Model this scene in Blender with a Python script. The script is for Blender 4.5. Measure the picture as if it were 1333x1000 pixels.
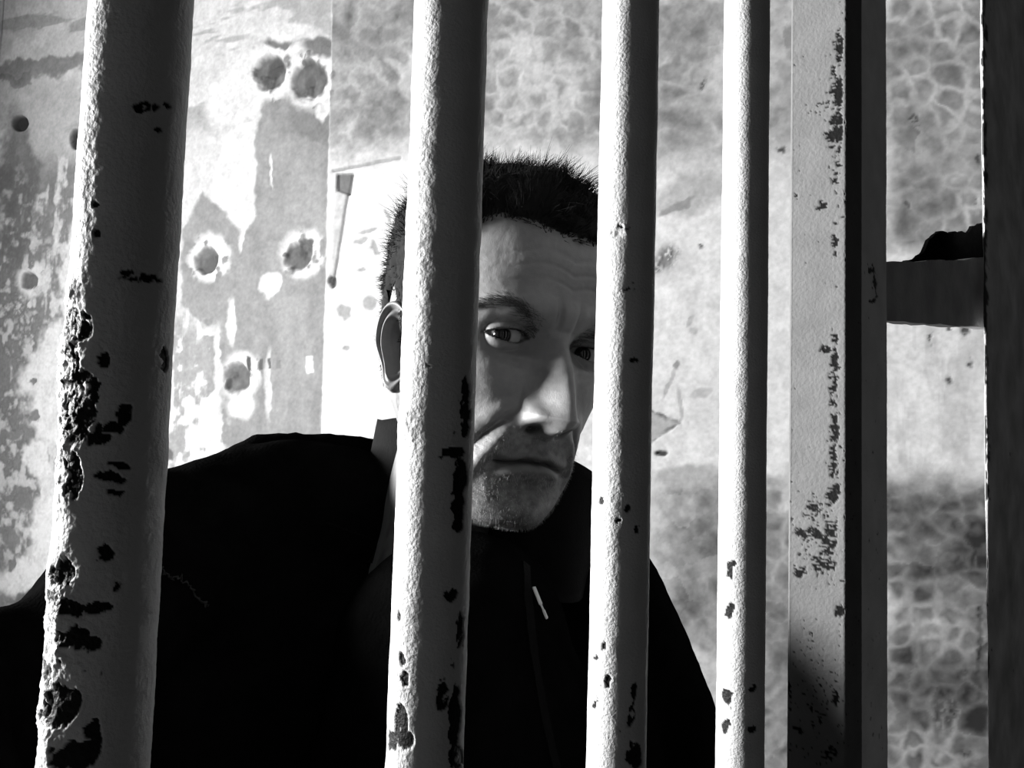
import bpy, bmesh, math
import numpy as np
from mathutils import Vector, Matrix

for o in list(bpy.data.objects):
    bpy.data.objects.remove(o)
S = bpy.context.scene
COL = S.collection

# ------------------------------------------------------------------ camera
FPX = 1100.0
CAM = np.array([0.0, 0.0, 1.5])
PITCH, ROLL = math.radians(4.03), math.radians(1.66)
Fw = np.array([0, math.cos(PITCH), math.sin(PITCH)])
U0 = np.array([0, -math.sin(PITCH), math.cos(PITCH)])
X0 = np.array([1.0, 0, 0])
Rt = math.cos(ROLL) * X0 + math.sin(ROLL) * U0
Up = -math.sin(ROLL) * X0 + math.cos(ROLL) * U0
cd = bpy.data.cameras.new('camera')
cd.sensor_width = 36.0
cd.lens = FPX / 1333.0 * 36.0
cd.clip_start = 0.01
co = bpy.data.objects.new('camera', cd)
COL.objects.link(co)
co.matrix_world = Matrix(((Rt[0], Up[0], -Fw[0], CAM[0]), (Rt[1], Up[1], -Fw[1], CAM[1]),
                          (Rt[2], Up[2], -Fw[2], CAM[2]), (0, 0, 0, 1)))
S.camera = co

# ------------------------------------------------------------------ world and exposure
wd = bpy.data.worlds.new('world')
S.world = wd
wd.use_nodes = True
wd.node_tree.nodes['Background'].inputs[0].default_value = (1, 1, 1, 1)
wd.node_tree.nodes['Background'].inputs[1].default_value = 0.028
S.view_settings.view_transform = 'Standard'
S.view_settings.look = 'None'
S.view_settings.gamma = 1.0
S.view_settings.exposure = 0.0
S.view_settings.use_curve_mapping = False

# daylight through the high cell window on the left
WIN = Vector((-2.30, 0.79, 1.78))
ld = bpy.data.lights.new('window_daylight', 'AREA')
ld.shape = 'RECTANGLE'
ld.size = 0.50
ld.size_y = 0.45
ld.energy = 340
lo = bpy.data.objects.new('window_daylight', ld)
COL.objects.link(lo)
lo.location = WIN
lo.rotation_euler = (Vector((0.15, 0.85, 1.45)) - WIN).to_track_quat('-Z', 'Y').to_euler()


# ------------------------------------------------------------------ geometry of the view (used to measure where real things stand)
def Wp(px, py, Y):
    r = Fw + Rt * (px - 666.5) / FPX - Up * (py - 500) / FPX
    return CAM + r * (Y / r[1])


def proj(P):
    d = P - CAM
    z = np.maximum(d @ Fw, 1e-3)
    return 666.5 + FPX * (d @ Rt) / z, 500 - FPX * (d @ Up) / z


# ------------------------------------------------------------------ noise
def _h(i, j, k, s):
    n = (i * 374761393 + j * 668265263 + k * 2147483647 + s * 1274126177) & 0xFFFFFFFF
    n = ((n ^ (n >> 13)) * 1103515245) & 0xFFFFFFFF
    n = ((n ^ (n >> 15)) * 2246822519) & 0xFFFFFFFF
    return ((n ^ (n >> 16)) & 0xFFFF) / 65535.0


def vnoise(P, s=0):
    P = np.asarray(P, float)
    I = np.floor(P).astype(np.int64)
    f = P - I
    f = f * f * (3 - 2 * f)
    i, j, k = I[:, 0], I[:, 1], I[:, 2]
    out = 0
    for a in (0, 1):
        for b in (0, 1):
            for c in (0, 1):
                w = (f[:, 0] if a else 1 - f[:, 0]) * (f[:, 1] if b else 1 - f[:, 1]) * (f[:, 2] if c else 1 - f[:, 2])
                out = out + w * _h(i + a, j + b, k + c, s)
    return out


def fbm(P, freq, oct=4, s=0, gain=0.5):
    P = np.asarray(P, float) * freq
    t, a, tot = 0, 1.0, 0
    for o in range(oct):
        t = t + a * vnoise(P + 17.3 * o, s + o)
        tot += a
        a *= gain
        P = P * 2.03
    return t / tot


def worley2(x, y, s=0):
    i0, j0 = np.floor(x).astype(np.int64), np.floor(y).astype(np.int64)
    f1 = np.full(x.shape, 9.0)
    f2 = np.full(x.shape, 9.0)
    cid = np.zeros(x.shape)
    for a in (-1, 0, 1):
        for b in (-1, 0, 1):
            i, j = i0 + a, j0 + b
            dx = i + 0.1 + 0.8 * _h(i, j, 0, s) - x
            dy = j + 0.1 + 0.8 * _h(i, j, 1, s) - y
            d = np.sqrt(dx * dx + dy * dy)
            n = d < f1
            f2 = np.where(n, f1, np.minimum(f2, d))
            cid = np.where(n, _h(i, j, 2, s), cid)
            f1 = np.where(n, d, f1)
    return f1, f2, cid


def sstep(a, b, x):
    t = np.clip((x - a) / (b - a), 0, 1)
    return t * t * (3 - 2 * t)


def G(x, s):
    return np.exp(-(x / s) ** 2)


# ------------------------------------------------------------------ object helpers
def mesh_np(name, V, Q, mat=None, parent=None, smooth=True, attrs=None, tris=None):
    """link ONE mesh object from vertex array V and quad array Q (and optional list of polygons)"""
    me = bpy.data.meshes.new(name)
    V = np.asarray(V, np.float32)
    Q = np.asarray(Q, np.int32).reshape(-1, 4)
    extra = tris or []
    nl = Q.size + sum(len(t) for t in extra)
    me.vertices.add(len(V))
    me.vertices.foreach_set('co', V.ravel())
    me.loops.add(nl)
    me.loops.foreach_set('vertex_index', np.concatenate([Q.ravel()] + [np.asarray(t, np.int32) for t in extra]))
    me.polygons.add(len(Q) + len(extra))
    st = list(range(0, Q.size, 4))
    p = Q.size
    for t in extra:
        st.append(p)
        p += len(t)
    me.polygons.foreach_set('loop_start', np.asarray(st, np.int32))
    me.polygons.foreach_set('use_smooth', np.full(len(st), smooth))
    me.update(calc_edges=True)
    me.validate()
    for k, a in (attrs or {}).items():
        at = me.attributes.new(k, 'FLOAT', 'POINT')
        at.data.foreach_set('value', np.asarray(a, np.float32))
    o = bpy.data.objects.new(name, me)
    COL.objects.link(o)
    if mat:
        me.materials.append(mat)
    if parent:
        o.parent = parent
    return o


def grid_quads(nr, nc, wrap=False):
    r = np.arange(nr - 1)[:, None]
    c = np.arange(nc if wrap else nc - 1)[None, :]
    c2 = (c + 1) % nc
    return np.stack([r * nc + c, r * nc + c2, (r + 1) * nc + c2, (r + 1) * nc + c], -1).reshape(-1, 4)


def empty(name, loc=(0, 0, 0)):
    o = bpy.data.objects.new(name, None)
    COL.objects.link(o)
    o.location = loc
    o.empty_display_size = 0.1
    return o


def tag(o, label=None, cat=None, kind=None):
    if label:
        o['label'] = label
    if cat:
        o['category'] = cat
    if kind:
        o['kind'] = kind
    return o


def box_bm(bm, lo_, hi_, M=None):
    r = bmesh.ops.create_cube(bm, size=1.0)
    c = [(a + b) / 2 for a, b in zip(lo_, hi_)]
    d = [b - a for a, b in zip(lo_, hi_)]
    for v in r['verts']:
        v.co = Vector((c[0] + v.co.x * d[0], c[1] + v.co.y * d[1], c[2] + v.co.z * d[2]))
        if M is not None:
            v.co = M @ v.co
    return r['verts']


def bm_obj(name, bm, mat, parent=None, smooth=False):
    me = bpy.data.meshes.new(name)
    bm.to_mesh(me)
    bm.free()
    for p in me.polygons:
        p.use_smooth = smooth
    me.materials.append(mat)
    o = bpy.data.objects.new(name, me)
    COL.objects.link(o)
    if parent:
        o.parent = parent
    return o


def apply_mods(o):
    dg = bpy.context.evaluated_depsgraph_get()
    me = bpy.data.meshes.new_from_object(o.evaluated_get(dg))
    old = o.data
    o.modifiers.clear()
    o.data = me
    bpy.data.meshes.remove(old)


# ------------------------------------------------------------------ materials (the photograph is black and white: greys only)
def mat_basic(name, val, rough=0.6, spec=0.3, noise=0.0, nscale=40, bump=0.0, bscale=200, attr=None, attr_val=0.03):
    m = bpy.data.materials.new(name)
    m.use_nodes = True
    nt = m.node_tree
    N, Lk = nt.nodes, nt.links
    b = N['Principled BSDF']
    b.inputs['Roughness'].default_value = rough
    b.inputs['Specular IOR Level'].default_value = spec
    tc = N.new('ShaderNodeTexCoord')
    nz = N.new('ShaderNodeTexNoise')
    nz.inputs['Scale'].default_value = nscale
    nz.inputs['Detail'].default_value = 6
    Lk.new(tc.outputs['Object'], nz.inputs['Vector'])
    mr = N.new('ShaderNodeMapRange')
    mr.inputs['From Min'].default_value = 0.25
    mr.inputs['From Max'].default_value = 0.75
    mr.inputs['To Min'].default_value = val * (1 - noise)
    mr.inputs['To Max'].default_value = val * (1 + noise)
    Lk.new(nz.outputs['Fac'], mr.inputs['Value'])
    out = mr.outputs[0]
    if attr:
        at = N.new('ShaderNodeAttribute')
        at.attribute_name = attr
        mx = N.new('ShaderNodeMix')
        mx.data_type = 'FLOAT'
        Lk.new(at.outputs['Fac'], mx.inputs[0])
        Lk.new(out, mx.inputs[2])
        mx.inputs[3].default_value = attr_val
        out = mx.outputs[0]
    cb = N.new('ShaderNodeCombineColor')
    for i in range(3):
        Lk.new(out, cb.inputs[i])
    Lk.new(cb.outputs[0], b.inputs['Base Color'])
    if bump:
        n2 = N.new('ShaderNodeTexNoise')
        n2.inputs['Scale'].default_value = bscale
        n2.inputs['Detail'].default_value = 5
        Lk.new(tc.outputs['Object'], n2.inputs['Vector'])
        bp = N.new('ShaderNodeBump')
        bp.inputs['Strength'].default_value = bump
        bp.inputs['Distance'].default_value = 0.002
        Lk.new(n2.outputs['Fac'], bp.inputs['Height'])
        Lk.new(bp.outputs[0], b.inputs['Normal'])
    return m


def mat_tone(name, rough=0.8, spec=0.2, nscale=120, noise=0.12, bump=0.3, bscale=300):
    """grey taken from the 'tone' attribute (layers of paint, plaster, stains, some painted shade), broken up by fine noise"""
    m = bpy.data.materials.new(name)
    m.use_nodes = True
    nt = m.node_tree
    N, Lk = nt.nodes, nt.links
    b = N['Principled BSDF']
    b.inputs['Roughness'].default_value = rough
    b.inputs['Specular IOR Level'].default_value = spec
    at = N.new('ShaderNodeAttribute')
    at.attribute_name = 'tone'
    tc = N.new('ShaderNodeTexCoord')
    nz = N.new('ShaderNodeTexNoise')
    nz.inputs['Scale'].default_value = nscale
    nz.inputs['Detail'].default_value = 6
    Lk.new(tc.outputs['Object'], nz.inputs['Vector'])
    mr = N.new('ShaderNodeMapRange')
    mr.inputs['From Min'].default_value = 0.25
    mr.inputs['From Max'].default_value = 0.75
    mr.inputs['To Min'].default_value = 1 - noise
    mr.inputs['To Max'].default_value = 1 + noise
    Lk.new(nz.outputs['Fac'], mr.inputs['Value'])
    mu = N.new('ShaderNodeMath')
    mu.operation = 'MULTIPLY'
    mu.use_clamp = True
    Lk.new(at.outputs['Fac'], mu.inputs[0])
    Lk.new(mr.outputs[0], mu.inputs[1])
    cb = N.new('ShaderNodeCombineColor')
    for i in range(3):
        Lk.new(mu.outputs[0], cb.inputs[i])
    Lk.new(cb.outputs[0], b.inputs['Base Color'])
    n2 = N.new('ShaderNodeTexNoise')
    n2.inputs['Scale'].default_value = bscale
    n2.inputs['Detail'].default_value = 4
    Lk.new(tc.outputs['Object'], n2.inputs['Vector'])
    bp = N.new('ShaderNodeBump')
    bp.inputs['Strength'].default_value = bump
    bp.inputs['Distance'].default_value = 0.001
    Lk.new(n2.outputs['Fac'], bp.inputs['Height'])
    Lk.new(bp.outputs[0], b.inputs['Normal'])
    return m


M_wall = mat_tone('old_plaster', 0.85, 0.15, 90, 0.10, 0.35, 160)
M_plain = mat_basic('plain_plaster', 0.15, 0.9, 0.1, 0.2, 8, 0.3, 60)
M_floor = mat_basic('concrete', 0.08, 0.9, 0.1, 0.3, 10, 0.3, 60)
M_bar = mat_basic('bar_paint', 0.46, 0.55, 0.08, 0.08, 60, 0.30, 900, 'rust', 0.010)
M_post = mat_basic('post_paint', 0.12, 0.7, 0.04, 0.12, 60, 0.25, 500, 'rust', 0.006)
M_iron = mat_basic('dark_iron', 0.34, 0.6, 0.2, 0.25, 40, 0.4, 300, 'rust', 0.03)
M_plate = mat_basic('plate_iron', 0.52, 0.7, 0.1, 0.40, 25, 0.5, 200, 'rust', 0.06)
M_upright = mat_basic('upright_paint', 0.72, 0.6, 0.2, 0.15, 40, 0.4, 300, 'rust', 0.05)
M_rust = mat_basic('black_rust', 0.004, 1.0, 0.0, 0.3, 80, 0.6, 250)
M_skin = mat_tone('skin', 0.48, 0.35, 260, 0.09, 0.22, 1400)
M_hair = mat_basic('hair', 0.010, 0.8, 0.05, 0.4, 80)
M_brow = mat_basic('brow_hair', 0.05, 0.6, 0.2, 0.3, 80)
M_stub = mat_basic('stubble_hair', 0.30, 0.6, 0.2, 0.6, 60)
M_cloth = mat_basic('black_fleece', 0.003, 1.0, 0.0, 0.3, 60, 0.4, 500)
M_collar = mat_basic('collar_cloth', 0.004, 0.9, 0.05, 0.2, 80, 0.3, 500)
M_metal = mat_basic('zip_metal', 0.55, 0.35, 0.5, 0.1, 80)
M_thread = mat_basic('grey_thread', 0.025, 0.8, 0.1, 0.5, 300)


def mat_eye():
    m = bpy.data.materials.new('eye')
    m.use_nodes = True
    N, Lk = m.node_tree.nodes, m.node_tree.links
    b = N['Principled BSDF']
    b.inputs['Roughness'].default_value = 0.12
    b.inputs['Specular IOR Level'].default_value = 0.25
    tc = N.new('ShaderNodeTexCoord')
    sp = N.new('ShaderNodeSeparateXYZ')
    Lk.new(tc.outputs['Object'], sp.inputs[0])
    cx = N.new('ShaderNodeCombineXYZ')
    Lk.new(sp.outputs['X'], cx.inputs['X'])
    Lk.new(sp.outputs['Z'], cx.inputs['Z'])
    ln = N.new('ShaderNodeVectorMath')
    ln.operation = 'LENGTH'
    Lk.new(cx.outputs[0], ln.inputs[0])
    cr = N.new('ShaderNodeValToRGB')
    mp = N.new('ShaderNodeMath')
    mp.operation = 'DIVIDE'
    mp.inputs[1].default_value = 0.0125
    Lk.new(ln.outputs['Value'], mp.inputs[0])
    e = cr.color_ramp.elements
    e[0].position, e[0].color = 0.0, (0.004,) * 3 + (1,)
    e[1].position, e[1].color = 1.0, (0.22,) * 3 + (1,)
    for p, c in ((0.20, 0.003), (0.24, 0.008), (0.42, 0.006), (0.50, 0.18)):
        q = e.new(p)
        q.color = (c, c, c, 1)
    Lk.new(mp.outputs[0], cr.inputs[0])
    Lk.new(cr.outputs[0], b.inputs['Base Color'])
    return m


M_eye = mat_eye()

# ------------------------------------------------------------------ the setting
# back wall: runs (0,1.75) along A2, faces the camera side along N2
A2 = np.array([0.92, -0.392])
A2 /= np.linalg.norm(A2)
N2 = np.array([A2[1], -A2[0]])
O2 = np.array([0.0, 1.75])


def blob(px, py, cx, cy, rx, ry, rot=0.0, soft=0.25):
    c, s = math.cos(math.radians(rot)), math.sin(math.radians(rot))
    dx, dy = px - cx, py - cy
    u, v = (dx * c + dy * s) / rx, (-dx * s + dy * c) / ry
    return 1 - sstep(1 - soft, 1 + soft, np.sqrt(u * u + v * v))


def poly_mask(px, py, pts, soft=3.0):
    """soft inside-mask of a closed outline"""
    P = np.array(pts, float)
    inside = np.zeros(px.shape, bool)
    dmin = np.full(px.shape, 1e9)
    for i in range(len(P)):
        a, b = P[i], P[(i + 1) % len(P)]
        cond = (a[1] > py) != (b[1] > py)
        with np.errstate(divide='ignore', invalid='ignore'):
            xi = (b[0] - a[0]) * (py - a[1]) / (b[1] - a[1] + 1e-12) + a[0]
        inside ^= cond & (px < xi)
        d = b - a
        t = np.clip(((px - a[0]) * d[0] + (py - a[1]) * d[1]) / (d @ d), 0, 1)
        dmin = np.minimum(dmin, np.hypot(px - a[0] - t * d[0], py - a[1] - t * d[1]))
    sd = np.where(inside, dmin, -dmin)
    return sstep(-soft, soft, sd)


WALL_GREY = 0.30     # the whole wall is old grey lime plaster


def build_wall():
    us = np.unique(np.concatenate([np.arange(-2.5, -1.66, .008), np.arange(-1.66, 1.06, 0.0028), np.arange(1.06, 1.32, .006)]))
    zs = np.unique(np.concatenate([np.arange(0, 0.8, .008), np.arange(0.8, 2.75, 0.0028), np.arange(2.75, 3.301, .008)]))
    Ug, Zg = np.meshgrid(us, zs)
    u, z = Ug.ravel(), Zg.ravel()
    P = np.stack([O2[0] + A2[0] * u, O2[1] + A2[1] * u, z], 1)
    px0, py0 = proj(P)
    Q3 = np.stack([u, z, 0 * u], 1)
    w1, w2 = fbm(Q3, 14, 4, 3) - .5, fbm(Q3, 14, 4, 9) - .5
    w3, w4 = fbm(Q3, 60, 3, 13) - .5, fbm(Q3, 60, 3, 19) - .5
    px = px0 + 30 * w1 + 14 * w3
    py = py0 + 30 * w2 + 14 * w4
    pxs = px0 + 7 * w1 + 7 * w3
    pys = py0 + 7 * w2 + 7 * w4
    n_big = fbm(Q3, 3.0, 4, 31)
    n_mid = fbm(Q3, 9.0, 5, 41)
    n_fine = fbm(Q3, 45.0, 4, 51)
    n_f2 = fbm(Q3, 180, 3, 55)
    n_str = fbm(Q3 * np.array([3.2, 0.55, 1]), 14, 4, 61)       # vertical runs
    n_hor = fbm(Q3 * np.array([0.6, 2.2, 1]), 9, 4, 71)
    tone = np.full(u.shape, 0.80)
    hgt = np.zeros(u.shape)

    def put(mask, val, h=0.0):
        nonlocal tone, hgt
        tone = tone * (1 - mask) + val * mask
        hgt = hgt + h * mask

    left = 1 - sstep(-1.5, 1.5, px0 - (432 - 14 * py0 / 560) - 3 * w3)
    right = 1 - left
    # ---- left of the vertical plaster edge
    put(left * sstep(.50, .56, n_mid) * .6, 0.62)
    put(left * sstep(.56, .62, n_hor) * sstep(190, 150, py) * .8, 0.42)
    put(left * blob(px, py, 45, 85, 75, 14, -8), 0.30)
    put(left * blob(px, py, 20, 104, 30, 7, -6), 0.12)
    put(left * blob(px, py, 40, 150, 70, 55) * .6, 0.52)
    # grey paint still clinging to the wall
    gp = poly_mask(pxs, pys, [(352, 75), (440, 55), (436, 200), (428, 380), (416, 575), (290, 585), (268, 520), (262, 420), (232, 395),
                              (236, 300), (262, 250), (286, 270), (313, 302), (330, 280), (331, 180), (345, 110)], 3)
    put(left * gp, 0.33 + 0.10 * (n_str - .5), 0.0012)
    put(left * gp * blob(px, py, 400, 290, 28, 80) * .5, 0.44)
    put(left * poly_mask(pxs, pys, [(352, 110), (376, 100), (405, 120), (432, 150), (432, 195), (395, 178), (352, 172)], 3), 0.24)
    put(left * blob(px, py, 362, 250, 16, 180, 0) * gp * .45, 0.40)
    put(left * blob(px, py, 380, 470, 25, 90, 0) * gp * .5, 0.43)
    # streaky grey runs low down, left of the paint
    st = left * sstep(.47, .55, n_str) * sstep(380, 430, py) * sstep(205, 230, px) * (1 - gp)
    put(st, 0.42)
    put(left * sstep(.49, .57, n_fine * .55 + n_mid * .45) * sstep(400, 450, py) * sstep(300, 275, px), 0.80, -.001)
    put(left * sstep(.50, .42, n_fine * .5 + n_mid * .5) * sstep(400, 450, py) * sstep(300, 270, px) * sstep(110, 200, px), 0.42)
    # far left field: mottled grey with bright flaked areas
    fl = left * sstep(120, 95, px)
    put(fl * sstep(180, 230, py) * sstep(.38, .48, n_str * .4 + n_mid * .3 + n_fine * .3 + .1 * (60 - px) / 60), 0.26)
    put(fl * blob(px, py, 20, 250, 26, 100) * .8, 0.16)
    put(fl * blob(px, py, 14, 520, 40, 250) * sstep(.44, .52, n_fine * .6 + n_mid * .4), 0.20)
    put(fl * blob(px, py, 20, 500, 60, 260) * sstep(.50, .64, n_fine * .6 + n_mid * .4), 0.58)
    for (cx, cy, rx, ry, r) in ((80, 440, 28, 22, -20), (58, 480, 40, 26, -35), (72, 535, 34, 40, 0), (50, 600, 20, 30, 0), (74, 690, 34, 60, 0), (40, 745, 46, 26, -10), (90, 350, 12, 60, 0)):
        put(fl * blob(px, py, cx, cy, rx, ry, r), 0.84, -0.001)
    for (cx, cy, r) in ((45, 492, 5), (44, 540, 8), (28, 660, 12), (16, 700, 14), (12, 730, 9), (20, 560, 9)):
        put(fl * blob(px, py, cx, cy, r, r), 0.24, -0.002)
    put(fl * blob(px, py, 45, 785, 30, 18), 0.16)
    # knocked-out anchor holes with white haloes
    for (cx, cy, ri, ro) in ((272, 335, 14, 27), (392, 330, 16, 28), (312, 490, 17, 26), (40, 363, 9, 19), (352, 90, 20, 34), (405, 102, 22, 34)):
        el = 1.18
        halo = blob(pxs, pys, cx, cy, ro, ro * el, 15, .22)
        put(halo * sstep(.36, .46, n_fine + .1 * n_mid), 0.86, -0.003)
        put(blob(pxs + 3, pys, cx - 2, cy + 2, ri, ri * el, 15, .2), 0.07 + 0.16 * n_fine, -0.010)
    for (cx, cy, rx, ry, r, v) in ((362, 52, 16, 8, 0, .2), (415, 58, 24, 14, 10, .2), (352, 84, 8, 14, 20, .09), (398, 104, 7, 9, 0, .12), (270, 342, 8, 14, 20, .12), (398, 318, 6, 10, 20, .16),
                                   (375, 40, 40, 12, 0, .8), (312, 528, 17, 18, 0, .86), (300, 420, 6, 30, 0, .8), (283, 470, 5, 45, 0, .72), (348, 368, 17, 11, -35, .88), (352, 375, 9, 16, 30, .88),
                                   (353, 222, 2.2, 20, 0, .78), (347, 500, 5, 45, 0, .68), (312, 310, 3, 16, 0, .75), (425, 120, 8, 26, 0, .84), (418, 145, 7, 14, 0, .84), (398, 132, 16, 7, 0, .82), (300, 130, 30, 40, 30, .84)):
        put(left * blob(pxs, pys, cx, cy, rx, ry, r), v, -0.0015 if v > .5 else -.002)
    for (cx, cy, rx, ry, v) in ((402, 475, 5, 11, .9), (322, 473, 3.5, 9, .10), (338, 474, 2.5, 7, .13), (349, 473, 2.2, 7, .14), (361, 474, 3, 6, .28)):
        put(left * poly_mask(px0 + 4 * w3, py0 + 6 * w4, [(cx - rx, cy - ry), (cx + rx, cy - ry), (cx + rx, cy + ry), (cx - rx, cy + ry)], 1.0), v)
    put(left * blob(pxs, pys, 219, 592, 5, 7), .16)
    put(left * blob(px0 + w1 * 3, py0 + w2 * 3, 24, 160, 11, 10, 0, .12), 0.035, -0.018)
    put(left * blob(px0, py0, 96, 180, 7, 13, 0, .15), 0.03, -0.018)
    hgt = hgt + left * (-0.004)
    # ---- right of the edge
    # veined, alligatored old paint above and low right; shade painted into its grey
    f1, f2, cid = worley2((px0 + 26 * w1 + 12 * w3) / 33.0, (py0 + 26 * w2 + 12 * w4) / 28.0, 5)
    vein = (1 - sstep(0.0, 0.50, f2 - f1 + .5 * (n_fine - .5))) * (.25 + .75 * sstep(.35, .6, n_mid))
    pm = 1 - sstep(165, 235, py - 40 * n_big + 20)  # grey of the top also stands in for weaker light up there
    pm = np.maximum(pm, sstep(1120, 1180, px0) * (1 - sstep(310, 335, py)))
    low = sstep(585, 655, py + 40 * w1) * sstep(800, 900, px0)  # the man's soft shadow on the wall, put into the tone
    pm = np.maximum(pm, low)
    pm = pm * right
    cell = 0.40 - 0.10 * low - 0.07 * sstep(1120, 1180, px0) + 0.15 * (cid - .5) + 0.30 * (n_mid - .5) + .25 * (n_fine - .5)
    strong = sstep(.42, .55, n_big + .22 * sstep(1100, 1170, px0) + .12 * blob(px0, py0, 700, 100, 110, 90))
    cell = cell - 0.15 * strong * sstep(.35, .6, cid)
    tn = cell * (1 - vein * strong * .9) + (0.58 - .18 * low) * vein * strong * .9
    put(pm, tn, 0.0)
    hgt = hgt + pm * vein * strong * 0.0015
    put(right * sstep(.60, .68, n_mid) * pm * .8, 0.62)
    mid = right * (1 - pm)
    put(mid * sstep(.52, .62, n_mid) * .5, 0.68)
    put(mid * sstep(1150, 1170, px0) * sstep(.55, .64, n_str) * .4, 0.50)
    put(right * blob(px, py, 905, 250, 60, 28, -15) * .6, 0.36)
    put(right * blob(px, py, 880, 265, 30, 7, -30) * .7, 0.22)
    put(right * blob(pxs + 14 * (n_f2 - .5), pys, 870, 334, 11, 15, 25, .55) * sstep(.30, .45, n_f2), 0.08, -.003)
    put(right * blob(pxs + 14 * (n_f2 - .5), pys, 856, 348, 14, 7, -35, .6) * sstep(.40, .52, n_f2), 0.12, -.001)
    put(right * blob(pxs, pys, 866, 340, 24, 22, 15, .8) * .45, 0.4)
    for (cx, cy, rx, ry, r, v) in ((900, 418, 3, 9, 40, .5), (904, 430, 6, 4, 20, .55), (882, 475, 4, 6, 0, .3), (872, 500, 3, 22, 25, .5), (886, 530, 3, 24, -5, .5), (915, 512, 14, 7, -20, .55),
                                   (900, 620, 40, 16, 0, .45), (1098, 460, 12, 8, 0, .5)):
        put(right * blob(pxs, pys, cx, cy, rx, ry, r), v)
    # chipped three-cornered patch and hole
    put(right * poly_mask(px0 + 3 * w3, py0 + 3 * w4, [(800, 520), (845, 535), (886, 549), (872, 562), (845, 576), (800, 590)], 1.5), 0.46, -0.004)
    for (a, b) in (((886, 549), (845, 535)), ((886, 549), (848, 576))):
        d = np.array(b) - np.array(a)
        t = np.clip(((px0 - a[0]) * d[0] + (py0 - a[1]) * d[1]) / (d @ d), 0, 2)
        dist = np.hypot(px0 - a[0] - t * d[0] + 9 * w3, py0 - a[1] - t * d[1] + 9 * w4)
        put(right * (1 - sstep(.8, 3.6, dist)) * sstep(.30, .48, n_fine), 0.18, -0.002)
    put(right * blob(pxs, pys, 862, 589, 8, 4.5), 0.06, -.006)
    # ledge, slot and slanting crack near the edge
    for (a, b, wd_, v) in (((434, 222), (520, 205), 3.0, .42), ((457, 228), (433, 374), 2.2, .16)):
        d = np.array(b) - np.array(a)
        t = np.clip(((px0 - a[0]) * d[0] + (py0 - a[1]) * d[1]) / (d @ d), 0, 1)
        dist = np.hypot(px0 - a[0] - t * d[0] + 2 * w3, py0 - a[1] - t * d[1] + 2 * w4)
        put(1 - sstep(wd_ * .5, wd_ * 1.1, dist), v, -0.003)
    put(right * poly_mask(px0, py0, [(438, 226), (460, 225), (456, 254), (438, 248)], 1.5), 0.20, -0.008)
    put(right * poly_mask(px0, py0, [(437, 250), (452, 254), (440, 335), (430, 370)], 2) * .5, 0.48)
    put(right * blob(pxs, pys, 433, 366, 5, 8), 0.08, -.006)
    # brightest bare plaster beside the edge, with pock marks
    bp_ = right * sstep(222, 236, py0 + .2 * (px0 - 437)) * sstep(620, 520, px0) * sstep(455, 462, px0 + (py0 - 228) * .164)
    put(bp_, 0.88)
    for (cx, cy, rx, ry) in ((449, 407, 8, 11), (482, 395, 9, 9), (470, 312, 9, 3), (488, 322, 4, 12), (452, 452, 4, 4), (478, 300, 12, 3), (505, 280, 3, 9), (470, 350, 6, 3)):
        put(right * blob(pxs, pys, cx, cy, rx, ry, -20), 0.46, -.002)
    # small dark nicks and the rusty crack beside the jamb
    for (cx, cy, rx, ry, r) in ((1238, 918, 18, 6, 60), (1224, 930, 7, 20, 0), (1240, 935, 6, 18, 10), (1256, 878, 8, 5, -40), (1252, 728, 6, 8, 0), (1270, 730, 5, 11, 10), (1277, 860, 4, 50, 0),
                                (1283, 845, 4, 12, 30), (1246, 683, 5, 5, 0), (1278, 795, 3, 10, 0), (1210, 443, 3, 9, 0), (1238, 425, 3, 8, 0), (1258, 432, 5, 6, 0), (1236, 497, 4, 5, 0), (1262, 470, 3, 6, 0),
                                (1190, 157, 7, 7, 0), (1273, 205, 4, 7, 0), (1270, 262, 4, 5, 0), (1178, 268, 4, 4, 0), (915, 320, 3, 3, 0), (917, 108, 3, 6, 25), (1018, 195, 5, 4, 0), (1255, 980, 9, 6, 30)):
        put(right * blob(pxs + 10 * (n_f2 - .5), pys + 10 * (fbm(Q3, 180, 3, 57) - .5), cx, cy, rx, ry, r, .6) * sstep(.36, .50, n_f2 * .6 + n_fine * .4), 0.08, -.002)
    tone = tone * (1 + .40 * (n_fine - .5) + .30 * (n_f2 - .5) + .15 * (n_mid - .5))
    hgt = hgt + 0.004 * (n_big - .5) + 0.0030 * (n_mid - .5) + 0.0012 * (n_fine - .5)
    P[:, 0] += N2[0] * hgt
    P[:, 1] += N2[1] * hgt
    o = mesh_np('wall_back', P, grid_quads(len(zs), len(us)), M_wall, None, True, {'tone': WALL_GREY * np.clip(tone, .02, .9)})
    tag(o, kind='structure')


build_wall()

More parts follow.
